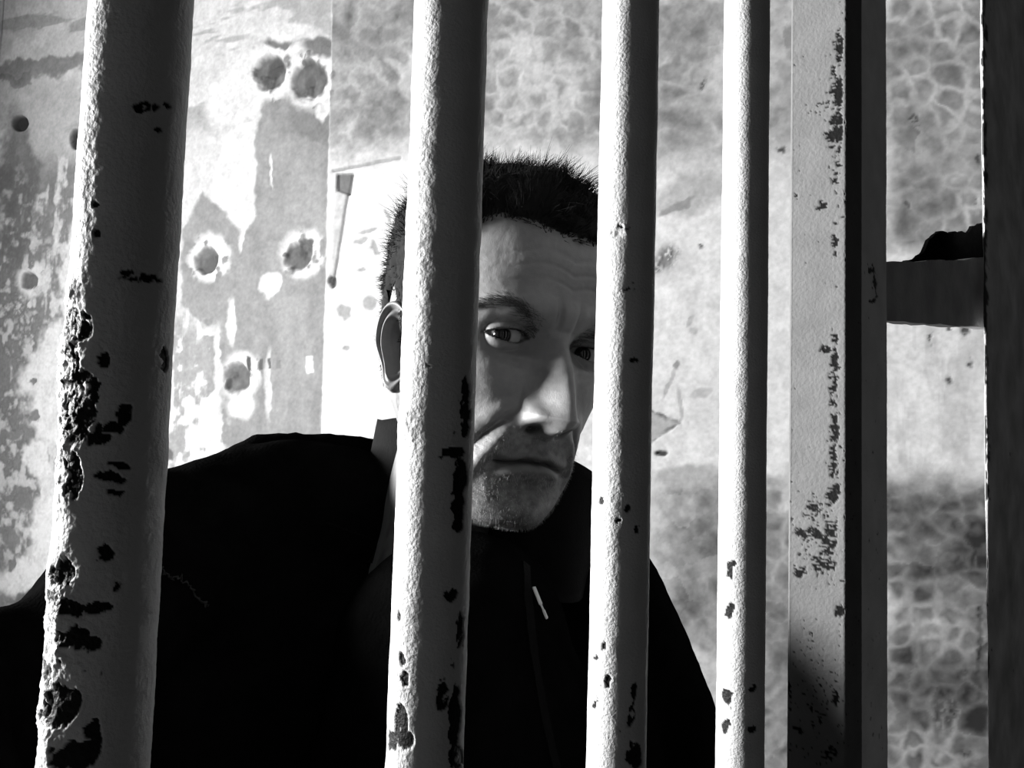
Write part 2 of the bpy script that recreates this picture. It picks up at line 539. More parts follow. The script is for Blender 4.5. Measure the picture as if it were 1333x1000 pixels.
# the rest of the cell: floor, ceiling, left wall with its window
bm = bmesh.new()
box_bm(bm, (-2.6, -2.5, -0.12), (2.6, 3.0, 0.0))
tag(bm_obj('floor', bm, M_floor), kind='structure')
bm = bmesh.new()
box_bm(bm, (-2.6, 0.1, 3.3), (1.6, 3.0, 3.42))
tag(bm_obj('ceiling', bm, M_plain), kind='structure')
bm = bmesh.new()
wy0, wy1, wz0, wz1 = 0.49, 1.09, 1.48, 2.08
for lo_, hi_ in (((-2.32, -1.2, 0), (-2.12, wy0, 3.3)), ((-2.32, wy1, 0), (-2.12, 2.7, 3.3)), ((-2.32, wy0, 0), (-2.12, wy1, wz0)), ((-2.32, wy0, wz1), (-2.12, wy1, 3.3))):
    box_bm(bm, lo_, hi_)
tag(bm_obj('wall_left', bm, M_plain), kind='structure')
bm = bmesh.new()
for lo_, hi_ in (((-2.25, wy0, wz0), (-2.20, wy0 + .03, wz1)), ((-2.25, wy1 - .03, wz0), (-2.20, wy1, wz1)), ((-2.25, wy0, wz0), (-2.20, wy1, wz0 + .03)), ((-2.25, wy0, wz1 - .03), (-2.20, wy1, wz1))):
    box_bm(bm, lo_, hi_)
tag(bm_obj('window_1', bm, M_plain), kind='structure')

# ------------------------------------------------------------------ the grille
E1 = np.array([0.66, 0.75])
E1 /= np.linalg.norm(E1)          # along the row of bars
E2 = np.array([E1[1], -E1[0]])    # out of the cell, to the camera's side


def round_rect(w, d, r, n):
    """outline of a w x d bar with rounded edges: points and outward normals"""
    pts, nr = [], []
    for cx, cy, a0 in ((w / 2 - r, d / 2 - r, 0), (-w / 2 + r, d / 2 - r, 90), (-w / 2 + r, -d / 2 + r, 180), (w / 2 - r, -d / 2 + r, 270)):
        for k in range(9):
            a = math.radians(a0 + 90 * k / 8)
            pts.append((cx + r * math.cos(a), cy + r * math.sin(a)))
            nr.append((math.cos(a), math.sin(a)))
    pts, nr = np.array(pts), np.array(nr)
    P = np.vstack([pts, pts[:1]])
    Nn = np.vstack([nr, nr[:1]])
    L = np.concatenate([[0], np.cumsum(np.hypot(*np.diff(P, axis=0).T))])
    t = np.linspace(0, L[-1], n, endpoint=False)
    t = np.unique(np.concatenate([t, L[:-1]]))
    return np.stack([np.interp(t, L, P[:, i]) for i in (0, 1)], 1), np.stack([np.interp(t, L, Nn[:, i]) for i in (0, 1)], 1)


def round_pts(r, n):
    a = np.linspace(0, 2 * math.pi, n, endpoint=False)
    p = np.stack([np.cos(a), np.sin(a)], 1)
    return p * r, p


def upright(name, centre, prof, z0, z1, mat, parent, blobs=(), rough=.00025, thr=.70, seed=0, dz=None, crust=(), aniso=1.0, dens=(), zr=None, fk=1.0, bk=1.0):
    """a vertical iron member with lumpy paint; blobs/crust/dens say where the photo shows chips, thick rust crust and speckle"""
    P2, Nn = prof
    # orient the outline: local x along the row, local y out of the cell
    P2w = P2[:, :1] * E1 + P2[:, 1:] * E2
    Nw = Nn[:, :1] * E1 + Nn[:, 1:] * E2
    Y = centre[1]
    dz = dz or Y * .0018
    za, zb = zr or (CAM[2] - .46 * Y - .03, CAM[2] + .58 * Y + .05)
    zs = np.unique(np.concatenate([np.linspace(z0, za, 14), np.arange(za, zb, dz), np.linspace(zb, z1, 14)]))
    n = len(P2)
    V = np.zeros((len(zs), n, 3))
    V[:, :, 0] = centre[0] + P2w[:, 0]
    V[:, :, 1] = centre[1] + P2w[:, 1]
    V[:, :, 2] = zs[:, None]
    V = V.reshape(-1, 3)
    NN = np.tile(Nw, (len(zs), 1))
    px, py = proj(V)
    SV = V * np.array([1, 1, aniso])
    kf = .26 / Y * fk
    a = fbm(SV, 95 * kf, 4, seed + 1)
    b = fbm(SV + (fbm(SV, 300 * kf, 2, seed + 9) - .5)[:, None] * .004 / kf, 330 * kf, 5, seed + 2, .6)
    c = fbm(V, 14, 3, seed + 3)
    e = fbm(SV, 520 * kf, 3, seed + 5)
    g = fbm(V * np.array([1, 1, .6]), 700 * kf, 3, seed + 6)
    facing = sstep(-.2, .1, (CAM[0] - V[:, 0]) * NN[:, 0] + (CAM[1] - V[:, 1]) * NN[:, 1])
    B = np.zeros(len(V))
    wx, wy = px + 16 * (b - .5), py + 16 * (fbm(SV, 330 * kf, 4, seed + 8) - .5)
    for (cx, cy, rx, ry, r, k) in blobs:
        B = np.maximum(B, bk * k * blob(wx, wy, cx, cy, rx, ry, r, .5))
    B *= facing
    D = np.zeros(len(V))
    for (cx, cy, rx, ry, k) in dens:
        D = np.maximum(D, k * np.exp(-((px - cx) / rx) ** 2 - ((py - cy) / ry) ** 2))
    D *= facing
    chip = np.maximum(sstep(.44, .50, B * (.20 + 1.25 * b) * (.75 + .5 * e)), sstep(thr, thr + .04, b * .55 + g * .45 + .26 * D))
    K = np.zeros(len(V))
    for (cx, cy, rx, ry, k) in crust:
        K = np.maximum(K, k * np.exp(-((px - cx) / rx) ** 2 - ((py - cy) / ry) ** 2))
    disp = rough * (2.2 * (a - .5) + 1.0 * (b - .5) + .5 * (e - .5)) + .0012 * (c - .5) * (rough / .0003) * .6
    disp = disp - .0005 * chip + K * (.0032 * (a - .35) + .0023 * (b - .5))
    V[:, :2] += NN * disp[:, None]
    Q = grid_quads(len(zs), n, True)
    caps = [list(range(n))[::-1], list(range((len(zs) - 1) * n, len(zs) * n))]
    o = mesh_np(name, V, Q, mat, parent, True, {'rust': np.clip(chip, 0, 1)}, caps)
    return o


def at_px(px, Y):
    p = Wp(px, 577, Y)
    return p[:2]


SC = .67     # 25 mm bars
B1, B2, B3, B4 = at_px(149, .270 * SC), at_px(567.5, .388 * SC), at_px(810, .506 * SC), at_px(967, .624 * SC)
base = empty('cell_grille', (B2[0], B2[1], 0))
tag(base, 'row of white-painted round iron bars with a flat end post in front of the man', 'prison bars')
PARENT_SHIFT = []


def child(o, parent):
    o.parent = parent
    o.matrix_parent_inverse = Matrix.Translation(-Vector(parent.location))
    return o


ZT = 3.3
bars = []
bars.append(upright('bar', B1, round_pts(.0159 * SC, 250), .02, ZT - .02, M_bar, None, seed=11,
    blobs=[(100, 425, 26, 30, 0, .72), (92, 470, 16, 40, 0, .66), (108, 510, 34, 34, 0, .72), (104, 555, 38, 30, 0, .72), (96, 620, 12, 34, 0, .9), (160, 540, 12, 14, 60, 1), (148, 556, 16, 10, 0, 1), (134, 572, 12, 8, 0, .9), (156, 605, 16, 6, 0, 1),
           (146, 622, 22, 7, 0, 1), (152, 640, 12, 5, 0, .9), (136, 468, 8, 10, 0, .8), (138, 722, 12, 14, 30, .9), (84, 745, 14, 20, 0, .9), (90, 790, 22, 10, 10, .9), (120, 792, 30, 8, -8, 1), (95, 830, 24, 12, -15, 1),
           (115, 840, 22, 12, 0, .9), (152, 762, 6, 8, 0, .8), (80, 920, 26, 34, 20, 1), (120, 965, 14, 34, 0, 1), (95, 985, 30, 22, 0, .9), (60, 880, 8, 20, 0, .8), (190, 140, 24, 10, 0, .62), (218, 137, 5, 6, 0, .9), (208, 172, 5, 6, 0, .6), (70, 780, 10, 14, 0, .9),
           (215, 468, 6, 18, 0, .8), (125, 268, 6, 6, 0, .7), (126, 302, 7, 6, 0, .7), (180, 360, 44, 8, 8, .55)],
    crust=[(85, 500, 26, 120, 1.2), (75, 600, 22, 60, .8), (80, 820, 24, 90, 1.0), (55, 930, 22, 70, .8), (115, 300, 12, 130, .12)], thr=.78, dens=[(100, 520, 50, 130, .5), (90, 850, 60, 120, .6)]))
bars.append(upright('bar', B2, round_pts(.0174 * SC, 190), .02, ZT - .02, M_bar, None, seed=23,
    blobs=[(608, 530, 6, 40, 0, .9), (590, 590, 18, 8, 0, 1), (600, 620, 10, 26, 0, 1), (598, 660, 8, 40, 0, .9), (588, 775, 10, 10, 0, .9), (600, 820, 6, 26, 0, .8), (524, 860, 5, 8, 0, 1), (526, 885, 6, 10, 0, .9), (520, 800, 4, 8, 0, .9),
           (522, 940, 12, 26, 0, .8), (530, 965, 10, 12, 0, .9), (578, 905, 9, 22, 0, .8), (594, 930, 8, 44, 0, .95), (512, 965, 8, 14, 0, .9), (596, 985, 10, 20, 0, .9), (560, 478, 10, 4, 20, .6)],
    crust=[(520, 545, 18, 30, .5), (540, 280, 12, 120, .25), (535, 420, 12, 100, .25)], thr=.79, dens=[(600, 640, 12, 200, .55), (590, 880, 20, 120, .5), (520, 930, 20, 70, .5)]))
bars.append(upright('bar', B3, round_pts(.0174 * SC, 160), .02, ZT - .02, M_bar, None, seed=37, rough=.00022,
    blobs=[(783, 650, 4, 5, 0, 1), (803, 678, 6, 5, 0, 1), (786, 840, 4, 5, 40, 1), (775, 855, 4, 4, 0, 1), (824, 900, 6, 20, 0, .9), (820, 930, 8, 16, 0, .9), (826, 985, 10, 22, 0, .95), (792, 890, 4, 12, 0, .9), (775, 915, 3, 12, 0, .8),
           (818, 660, 5, 6, 0, .9), (830, 690, 5, 5, 0, .8), (822, 375, 8, 4, 0, .7), (826, 470, 7, 4, 0, .7), (815, 302, 12, 4, -20, .6), (808, 294, 6, 4, 30, .8)],
    crust=[(805, 300, 12, 10, .8), (800, 640, 25, 80, .15)], thr=.79, dens=[(822, 900, 14, 120, .5), (780, 900, 16, 100, .35)]))
bars.append(upright('bar', B4, round_pts(.0170 * SC, 110), .02, ZT - .02, M_bar, None, seed=51, rough=.00022,
    blobs=[(950, 795, 5, 10, 20, 1), (947, 905, 9, 10, 0, .9), (945, 945, 5, 12, 0, .9), (955, 735, 4, 6, 0, .8), (982, 895, 3, 6, 0, .8), (980, 948, 6, 5, 0, .8), (952, 740, 5, 20, 0, .6)],
    crust=[(952, 500, 14, 20, .2)], thr=.80, dens=[(950, 900, 20, 80, .4)]))
step = (B4 - B2) / 2
B0 = B1 - (B2 - B1)
bars.append(upright('bar', B0, round_pts(.0165 * SC, 48), .02, ZT - .02, M_bar, None, seed=67, dz=.006))
for b in bars:
    child(b, base)
bars[0]['label'] = 'nearest bar with a corroded crust down its left edge'
# flat end post: side face looks down the row of bars, front face looks out of the cell
q0 = np.array([.278, .700]) * SC
pc = q0 + (E1 * .019 - E2 * .025) * SC
post_bl = [(1093, 60, 6, 26, 0, .9), (1092, 120, 7, 30, 0, .9), (1090, 165, 10, 26, 0, .95), (1086, 178, 14, 10, 0, .9), (1090, 230, 5, 20, 0, .7), (1070, 268, 8, 7, 0, 1), (1088, 315, 5, 9, 0, 1), (1086, 330, 4, 6, 0, .9), (1088, 440, 5, 6, 0, 1),
           (1075, 455, 10, 6, 20, .9), (1087, 470, 5, 18, 0, 1), (1085, 500, 6, 16, 0, 1), (1088, 560, 5, 26, 0, .9), (1085, 600, 5, 28, 0, .95), (1085, 645, 10, 20, 20, .9), (1062, 660, 16, 10, 0, .8), (1055, 695, 26, 8, 10, .85), (1080, 700, 14, 30, 0, .8),
           (1042, 745, 12, 8, 0, .85), (1074, 735, 20, 10, 0, .85), (1095, 795, 8, 8, 0, 1), (1088, 908, 5, 12, 0, .95), (1026, 895, 5, 12, 0, .9), (1025, 245, 4, 4, 0, .9), (1036, 255, 6, 2.5, 40, .9), (1072, 135, 12, 2, 5, .8), (1066, 147, 12, 2, 5, .8), (1040, 950, 8, 6, 0, .8), (1070, 930, 12, 4, 10, .8), (1082, 980, 12, 12, 0, .8)]
post = upright('end_post', pc, round_rect(.038 * SC, .050 * SC, .0018, 170), .02, ZT - .02, M_post, None, blobs=post_bl, rough=.00011, thr=.70, seed=81, aniso=3.2, fk=1.9, bk=.80,
               dens=[(1088, 160, 12, 130, .75), (1086, 540, 10, 120, .7), (1065, 700, 40, 70, .62), (1060, 900, 50, 130, .42)])
child(post, base)
# rails that hold the bars, at the floor and under the ceiling
for z0, z1 in ((0.0, 0.06), (ZT - .07, ZT - .005)):
    bm = bmesh.new()
    a, b = B0 - E1 * .04 , q0 + (E1 * .030 - E2 * .025) * SC
    c = (a + b) / 2
    Lr = np.linalg.norm(b - a)
    M = Matrix(((E1[0], E2[0], 0, c[0]), (E1[1], E2[1], 0, c[1]), (0, 0, 1, 0), (0, 0, 0, 1)))
    box_bm(bm, (-Lr / 2, -.027, z0), (Lr / 2, .027, z1), M)
    child(bm_obj('rail', bm, M_bar), base)

# ------------------------------------------------------------------ iron frame at the right: second upright, strap, flange, jamb plate
jq = q0 + E1 * .105 * SC
frame = empty('gate_frame', (jq[0], jq[1], 0))
tag(frame, 'dark iron gate frame with cross strap and wide wall plate, right of the bars', 'gate frame')
p2 = upright('upright', q0 + (E1 * .077 - E2 * .010) * SC, round_rect(.072 * SC, .010, .002, 150), 0.0, ZT, M_upright, None, rough=.00022, thr=.74, seed=91, aniso=1.6,
             blobs=[(1135, 350, 7, 4, 30, .8), (1140, 372, 3, 18, 0, .85), (1135, 392, 7, 4, -30, .8)], dens=[(1140, 700, 30, 400, .3)])
child(p2, frame)
p3 = upright('edge_strip', q0 + (E1 * .121 - E2 * .022) * SC, round_rect(.016 * SC, .008, .002, 60), 0.0, ZT, M_rust, None, rough=.0002, thr=.8, seed=93, dz=.003)
child(p3, frame)
plq0, plq1 = .505 * SC, 1.07
pcen = q0 + E1 * (plq0 + plq1) / 2 - E2 * .003
wp = upright('wall_plate', pcen, round_rect(plq1 - plq0, .002, .0008, 420), 0.0, ZT, M_plate, None, rough=.0006, thr=.78, seed=97, dens=[(1300, 700, 40, 300, .35), (1281, 500, 7, 900, 1.4)], dz=.0016)  # solid dark band on the left edge is added to dim its lit rim
child(wp, frame)


def plate(name, outline_front, thick_dir, thick, mat, parent, seed, amp=.0008):
    """thick plate from an ordered outline of 3-D points"""
    bm = bmesh.new()
    f = [bm.verts.new(p) for p in outline_front]
    b = [bm.verts.new(np.array(p) + np.array(thick_dir) * thick) for p in outline_front]
    n = len(f)
    bm.faces.new(f)
    bm.faces.new(b[::-1])
    for i in range(n):
        bm.faces.new((f[i], b[i], b[(i + 1) % n], f[(i + 1) % n]))
    bmesh.ops.recalc_face_normals(bm, faces=bm.faces)
    o = bm_obj(name, bm, mat)
    child(o, parent)
    return o


def line_pt(px, py, off=0.0):
    """point on the grille's plane (moved inward by off) seen at px,py"""
    r = Fw + Rt * (px - 666.5) / FPX - Up * (py - 500) / FPX
    o = q0 - E2 * off
    t = ((o - CAM[:2]) @ E2) / (r[:2] @ E2)
    return CAM + r * t


inw = np.array([-E2[0], -E2[1], 0])
def _j(x, s_):
    return float(fbm(np.array([[x * .09, 0, 0]]), 1.0, 3, s_)[0]) - .5


edge_t = [(1148, 346)] + [(x, 341 - 5 * (x - 1150) / 140 + 5 * _j(x, 1)) for x in range(1156, 1300, 4)] + [(1302, 338)]
edge_b = [(1302, 428)] + [(x, 417 + 10 * (x - 1150) / 140 + 5 * _j(x, 2)) for x in range(1296, 1150, -4)] + [(1148, 417)]
plate('strap', [line_pt(x, y, .010) for x, y in edge_t + edge_b], inw, .012, M_iron, frame, 3)
rag0 = [(1150, 352), (1168, 345), (1180, 341), (1192, 337), (1203, 326), (1210, 314), (1216, 306), (1225, 302), (1240, 302), (1262, 303), (1266, 294), (1280, 291), (1300, 292)]
rag = [(x + 7 * _j(x * 3, 5), np.interp(x, [p[0] for p in rag0], [p[1] for p in rag0]) + 9 * _j(x * 3, 7)) for x in range(1150, 1300, 3)] + [(1302, 392), (1150, 392)]
fl = plate('flange', [line_pt(x, y, .026) for x, y in rag], inw, .003, M_rust, frame, 5)
fl['label'] = 'black ragged corroded flange behind the strap'

# ------------------------------------------------------------------ the man
def rotm(yaw, roll, pit):
    c, s_ = math.cos(yaw), math.sin(yaw)
    Z = np.array([[c, -s_, 0], [s_, c, 0], [0, 0, 1]])
    c, s_ = math.cos(roll), math.sin(roll)
    Y = np.array([[c, 0, s_], [0, 1, 0], [-s_, 0, c]])
    c, s_ = math.cos(pit), math.sin(pit)
    X = np.array([[1, 0, 0], [0, c, -s_], [0, s_, c]])
    return Y @ Z @ X


HR = rotm(math.radians(30), math.radians(8), math.radians(3))
HC = np.array([-0.0155, 0.622, 1.5750])


def to_world(L):
    return np.asarray(L) @ HR.T + HC


man = empty('person', (0.02, 0.70, 0))
tag(man, 'man with short dark hair, frown and stubble in a black zip jacket behind the bars', 'person')

PROF = np.array([
    # z, half width, front, back, exponent
    [.1080, .000, .000, .000, 2.0], [.1068, .018, .022, .022, 2.0], [.1030, .034, .044, .044, 2.0], [.0960, .048, .062, .060, 2.1], [.0855, .0595, .0765, .074, 2.1],
    [.0710, .068, .0875, .086, 2.2], [.0550, .0725, .0935, .094, 2.2], [.0370, .0752, .0962, .0975, 2.2], [.0180, .0757, .0968, .097, 2.2], [.0000, .0745, .0925, .094, 2.2],
    [-.0200, .0725, .0930, .088, 2.2], [-.0400, .0700, .0935, .080, 2.2], [-.0600, .0675, .0935, .070, 2.15], [-.0780, .0650, .0930, .062, 2.1], [-.0960, .0620, .0915, .056, 2.0],
    [-.1105, .0585, .0890, .052, 1.95], [-.1195, .0550, .0840, .050, 1.9], [-.1237, .0520, .0740, .049, 1.9], [-.1253, .0510, .0560, .050, 2.0], [-.1285, .0520, .0400, .056, 2.0],
    [-.1350, .0530, .0340, .064, 2.0], [-.1600, .0540, .0260, .082, 2.0], [-.1900, .0580, .0120, .098, 2.0]])
LIFT = np.array([0] * 10 + [.0] * 2 + [.35, .45, .5, .5, .5, .5, .5, .42, .25, .05, 0])


def catmull(Y, t):
    i = np.clip(np.floor(t).astype(int), 0, len(Y) - 2)
    f = (t - i)[:, None]
    p1, p2_ = Y[i], Y[i + 1]
    p0, p3_ = Y[np.maximum(i - 1, 0)], Y[np.minimum(i + 2, len(Y) - 1)]
    return .5 * (2 * p1 + (p2_ - p0) * f + (2 * p0 - 5 * p1 + 4 * p2_ - p3_) * f ** 2 + (3 * p1 - p0 - 3 * p2_ + p3_) * f ** 3)


EYE_X, EYE_R = .0320, .0125
EYE_Y = -.0728


def lid_curves(xr, side):
    """upper and lower lid heights at xr measured from the eye centre (outer corner positive)"""
    t = xr / .0152
    k = np.clip(1 - t * t, 0, 1)
    upper = .0040 * k ** .75 - .0012 * t
    lower = -.0046 * k ** .9 - .0006 * t
    return upper, lower


def face_features(x, y, z, front):
    """displacement (dx, dy, dz) that carves the face; front is 1 on the face side"""
    dy = np.zeros_like(x)
    ax = np.abs(x)
    # forehead, brow, temples
    dy -= .0045 * G(ax - .026, .020) * G(z - .0200 - .05 * (ax - .02), .0085)
    dy -= .0030 * G(x, .012) * G(z - .021, .010)
    dy += .0050 * G(ax - .066, .016) * G(z - .030, .022)
    dy -= .0016 * G(ax - .024, .016) * G(z - .052, .016)
    for zz, a in ((.036, .0008), (.045, .0007), (.0545, .0006)):
        dy += a * G(z - zz - .004 * np.sin(ax * 90), .0016) * G(ax, .045)
    # frown
    dy += .0030 * G(ax - .0070 - .10 * (z - .016), .0021) * G(z - .018, .009)
    dy += .0014 * G(x, .010) * G(z - .0085, .0022)
    # eye sockets
    dy += .0105 * G(ax - .029, .0165) * G(z + .001, .0105)
    dy += .0060 * G(ax - .0165, .0070) * G(z - .003, .0095)
    dy -= .0034 * G(ax - .050, .0075) * G(z - .001, .012)
    # nose: ridge height along z, width along z
    zk = np.array([.030, .018, .010, .002, -.008, -.020, -.032, -.040, -.046, -.051, -.0555, -.059, -.062, -.066])
    hk = np.array([.000, .0010, .0030, .0065, .0115, .0172, .0225, .0262, .0282, .0262, .0190, .0085, .0020, .000])
    wk = np.array([.014, .0110, .0095, .0085, .0085, .0095, .0105, .0115, .0122, .0120, .0110, .0100, .0090, .009])
    h = np.interp(-z, -zk, hk)
    w = np.interp(-z, -zk, wk)
    dy -= h * np.exp(-(ax / w) ** 2.0)
    flank = np.interp(-z, -np.array([.006, -.010, -.030, -.046, -.058]), np.array([0, .0035, .0050, .0045, 0]))
    dy -= flank * G(ax, .0165)
    dy -= .0100 * np.exp(-(np.abs(ax - .0142) / .0066) ** 2) * np.exp(-(np.abs(z + .0475) / .0072) ** 2.2)
    dy += .0024 * G(ax - .0200, .0022) * G(z + .0450, .0085)
    dy += .0012 * G(ax - .0110, .0026) * G(z + .0400, .0065) * .6
    dy += .0150 * np.exp(-(np.abs(ax - .0092) / .0044) ** 2) * np.exp(-((z + .0550) / .0032) ** 2)
    # cheek bones and hollows, bags under the eyes
    dy -= .0040 * G(ax - .045, .017) * G(z + .024, .013)
    dy += .0042 * G(ax - .050, .014) * G(z + .060, .020)
    dy += .0018 * G(ax - .026, .013) * G(z + .0165 - .18 * (ax - .026), .0026)
    dy -= .0014 * G(ax - .027, .013) * G(z + .0118, .0040)
    # nasolabial folds: crease from the nostril wing to below the mouth corner, full cheek outside it
    xl = np.interp(-z, [.038, .046, .056, .066, .078, .090, .100], [.0185, .0228, .0292, .0352, .0405, .0435, .0445])
    on = sstep(-.100, -.082, z) * (1 - sstep(-.048, -.038, z))
    dy += .0030 * np.exp(-((ax - xl) / .0024) ** 2) * on * (.45 + .55 * sstep(-.045, -.060, z))
    dy -= .0026 * np.exp(-((ax - xl - .0075) / .0062) ** 2) * on * (1 - .5 * sstep(-.075, -.09, z))
    dy -= .0046 * np.exp(-((ax - xl + .0062) / .0048) ** 2) * on * sstep(-.050, -.064, z)
    dy -= .0020 * G(ax, .022) * G(z + .070, .010)
    # mouth: tight, corners turned down
    zm = -.0770 - .0034 * (ax / .026) ** 2 + .0008 * np.sin(ax * 260)
    inm = 1 - sstep(.022, .029, ax)
    dz_ = z - zm
    dy += .0058 * np.exp(-(dz_ / .0013) ** 2) * inm
    dy -= .0024 * np.exp(-((dz_ - .0042) / .0030) ** 2) * inm
    dy -= .0034 * np.exp(-((dz_ + .0058) / .0040) ** 2) * (1 - sstep(.016, .025, ax))
    dy += .0030 * G(ax - .0280, .0045) * G(z + .0815, .0045)
    dy += .0012 * G(x, .0028) * sstep(-.072, -.068, z) * (1 - sstep(-.064, -.060, z))
    dy += .0048 * G(x, .021) * G(z + .0930 - 2.0 * x * x, .0048)
    dy += .0018 * G(ax - .033, .004) * G(z + .094, .010)
    dy -= .0050 * G(x, .020) * G(z + .1120, .0100)
    dy -= .0025 * G(ax - .038, .014) * G(z + .100, .010)
    dy *= front
    return dy


def head_grid():
    fr = np.linspace(-1.72, 1.72, 460)
    bk = np.linspace(1.72, 2 * math.pi - 1.72, 90)[1:-1]
    ph = np.concatenate([fr, bk])
    ts = np.concatenate([np.linspace(.25, 6, 60)[:-1], np.linspace(6, 18, 420)[:-1], np.linspace(18, 22, 26)])
    PR = catmull(PROF, ts)
    LF = catmull(LIFT[:, None], ts)[:, 0]
    s_, c_ = np.sin(ph), np.cos(ph)
    aph = np.abs(np.where(ph > math.pi, ph - 2 * math.pi, ph))
    L = sstep(math.radians(12), math.radians(100), aph)
    z = PR[:, 0][:, None] + 0 * ph[None]
    z = np.where(z < -.03, -.03 + (z + .03) * (1 - LF[:, None] * L[None]), z)
    n = PR[:, 4][:, None]
    ex = 2 / n
    x = PR[:, 1][:, None] * np.sign(s_)[None] * np.abs(s_)[None] ** ex
    yr = np.where(c_[None] > 0, PR[:, 2][:, None], PR[:, 3][:, None])
    y = -yr * np.sign(c_)[None] * np.abs(c_)[None] ** ex
    front = sstep(-.05, .35, c_)[None] + 0 * z
    front = front * sstep(-.1235, -.1165, z + .02 * L[None])
    dy = face_features(x, y, z, front)
    y = y + dy
    # eyelids wrap the eyeballs; the opening is sunk behind them
    for sd in (-1, 1):
        xr = (x - sd * EYE_X) * sd
        d2 = (x - sd * EYE_X) ** 2 + z ** 2
        Rl = EYE_R + .0018
        yl = EYE_Y - np.sqrt(np.maximum(Rl * Rl - d2, 1e-12))
        k = .0016
        near = (d2 < (Rl * .985) ** 2) & (front > .5)
        hh = np.clip(.5 + .5 * (y - yl) / k, 0, 1)
        sm = y * (1 - hh) + yl * hh - k * hh * (1 - hh)
        y = np.where(near, sm, y)
        up_, lw = lid_curves(xr, sd)
        inside = (z < up_) & (z > lw) & (np.abs(xr) < .0152) & (front > .5)
        # lid fold above, thick upper lid edge
        cr = .0016 * np.exp(-((z - up_ - .0042) / .0010) ** 2) * (1 - sstep(.012, .017, np.abs(xr))) * (front > .5)
        y = y + cr - .0007 * np.exp(-((z - up_ - .0012) / .0009) ** 2) * (1 - sstep(.012, .016, np.abs(xr))) * (front > .5)
        y = np.where(inside, EYE_Y - .0040, y)
    return x, y, z, ts, ph, front


hx, hy, hz, hts, hph, hfront = head_grid()
nr_, nc_ = hx.shape
HV = np.stack([hx.ravel(), hy.ravel(), hz.ravel()], 1)
fine = (fbm(HV, 160, 3, 201) - .5) * .0006 + (fbm(HV, 45, 3, 207) - .5) * .0012
HQ = grid_quads(nr_, nc_, True)[:, ::-1]


def grid_normals(x, y, z):
    P = np.stack([x, y, z], -1)
    du = np.roll(P, -1, 1) - np.roll(P, 1, 1)
    dv = np.gradient(P, axis=0)
    n = np.cross(dv, du)
    n /= np.linalg.norm(n, axis=-1, keepdims=True) + 1e-12
    c = P - P.mean((0, 1))
    sg = np.sign((n * c).sum(-1).mean())
    return n * sg


HN = grid_normals(hx, hy, hz).reshape(-1, 3)
HV = HV + HN * (fine * hfront.ravel())[:, None]


def skin_tone(V):
    """albedo of the skin: darker beard shadow, lips, brows and eye rims, shade painted in lip line and nostrils; V in head space"""
    x, y, z = V[:, 0], V[:, 1], V[:, 2]
    ax = np.abs(x)
    n1 = fbm(V, 60, 4, 301)
    n2 = fbm(V, 300, 3, 305)
    t = np.full(len(V), .155) * (1 + .22 * (n1 - .5))
    fr = y < .0
    beard = sstep(-.050, -.066, z + .25 * np.maximum(ax - .030, 0) * -1) * fr
    beard = np.maximum(beard, sstep(-.058, -.062, z) * (ax < .03) * fr)
    t *= 1 - .62 * beard * sstep(.25, .75, n2 * .6 + n1 * .4)
    zm = -.0770 - .0034 * (ax / .026) ** 2
    lip = np.exp(-(((z - zm + .001) / .0068) ** 4)) * (1 - sstep(.020, .027, ax)) * fr
    t = t * (1 - lip) + .085 * lip
    t *= 1 - .65 * np.exp(-((z - zm) / .0009) ** 2) * (1 - sstep(.022, .028, ax)) * fr  # crease shade painted along the lip line
    for sd in (-1, 1):
        xr = (x - sd * EYE_X) * sd
        up_, lw = lid_curves(xr, sd)
        rim = np.exp(-(np.minimum(np.abs(z - up_), 1) / .0013) ** 2) * (np.abs(xr) < .0165) * fr
        t *= 1 - .75 * rim
        rim = np.exp(-((z - lw) / .0011) ** 2) * (np.abs(xr) < .0155) * fr
        t *= 1 - .5 * rim
        t *= 1 - .6 * np.exp(-((np.abs(x) - .0092) / .004) ** 2 - ((z + .0555) / .0024) ** 2) * fr * (y < -.09)  # nostril shade painted into the skin tone
        t *= 1 - .28 * np.exp(-((xr + .002) / .016) ** 2 - ((z + .011) / .006) ** 2) * fr
    return np.clip(t, .02, .8)


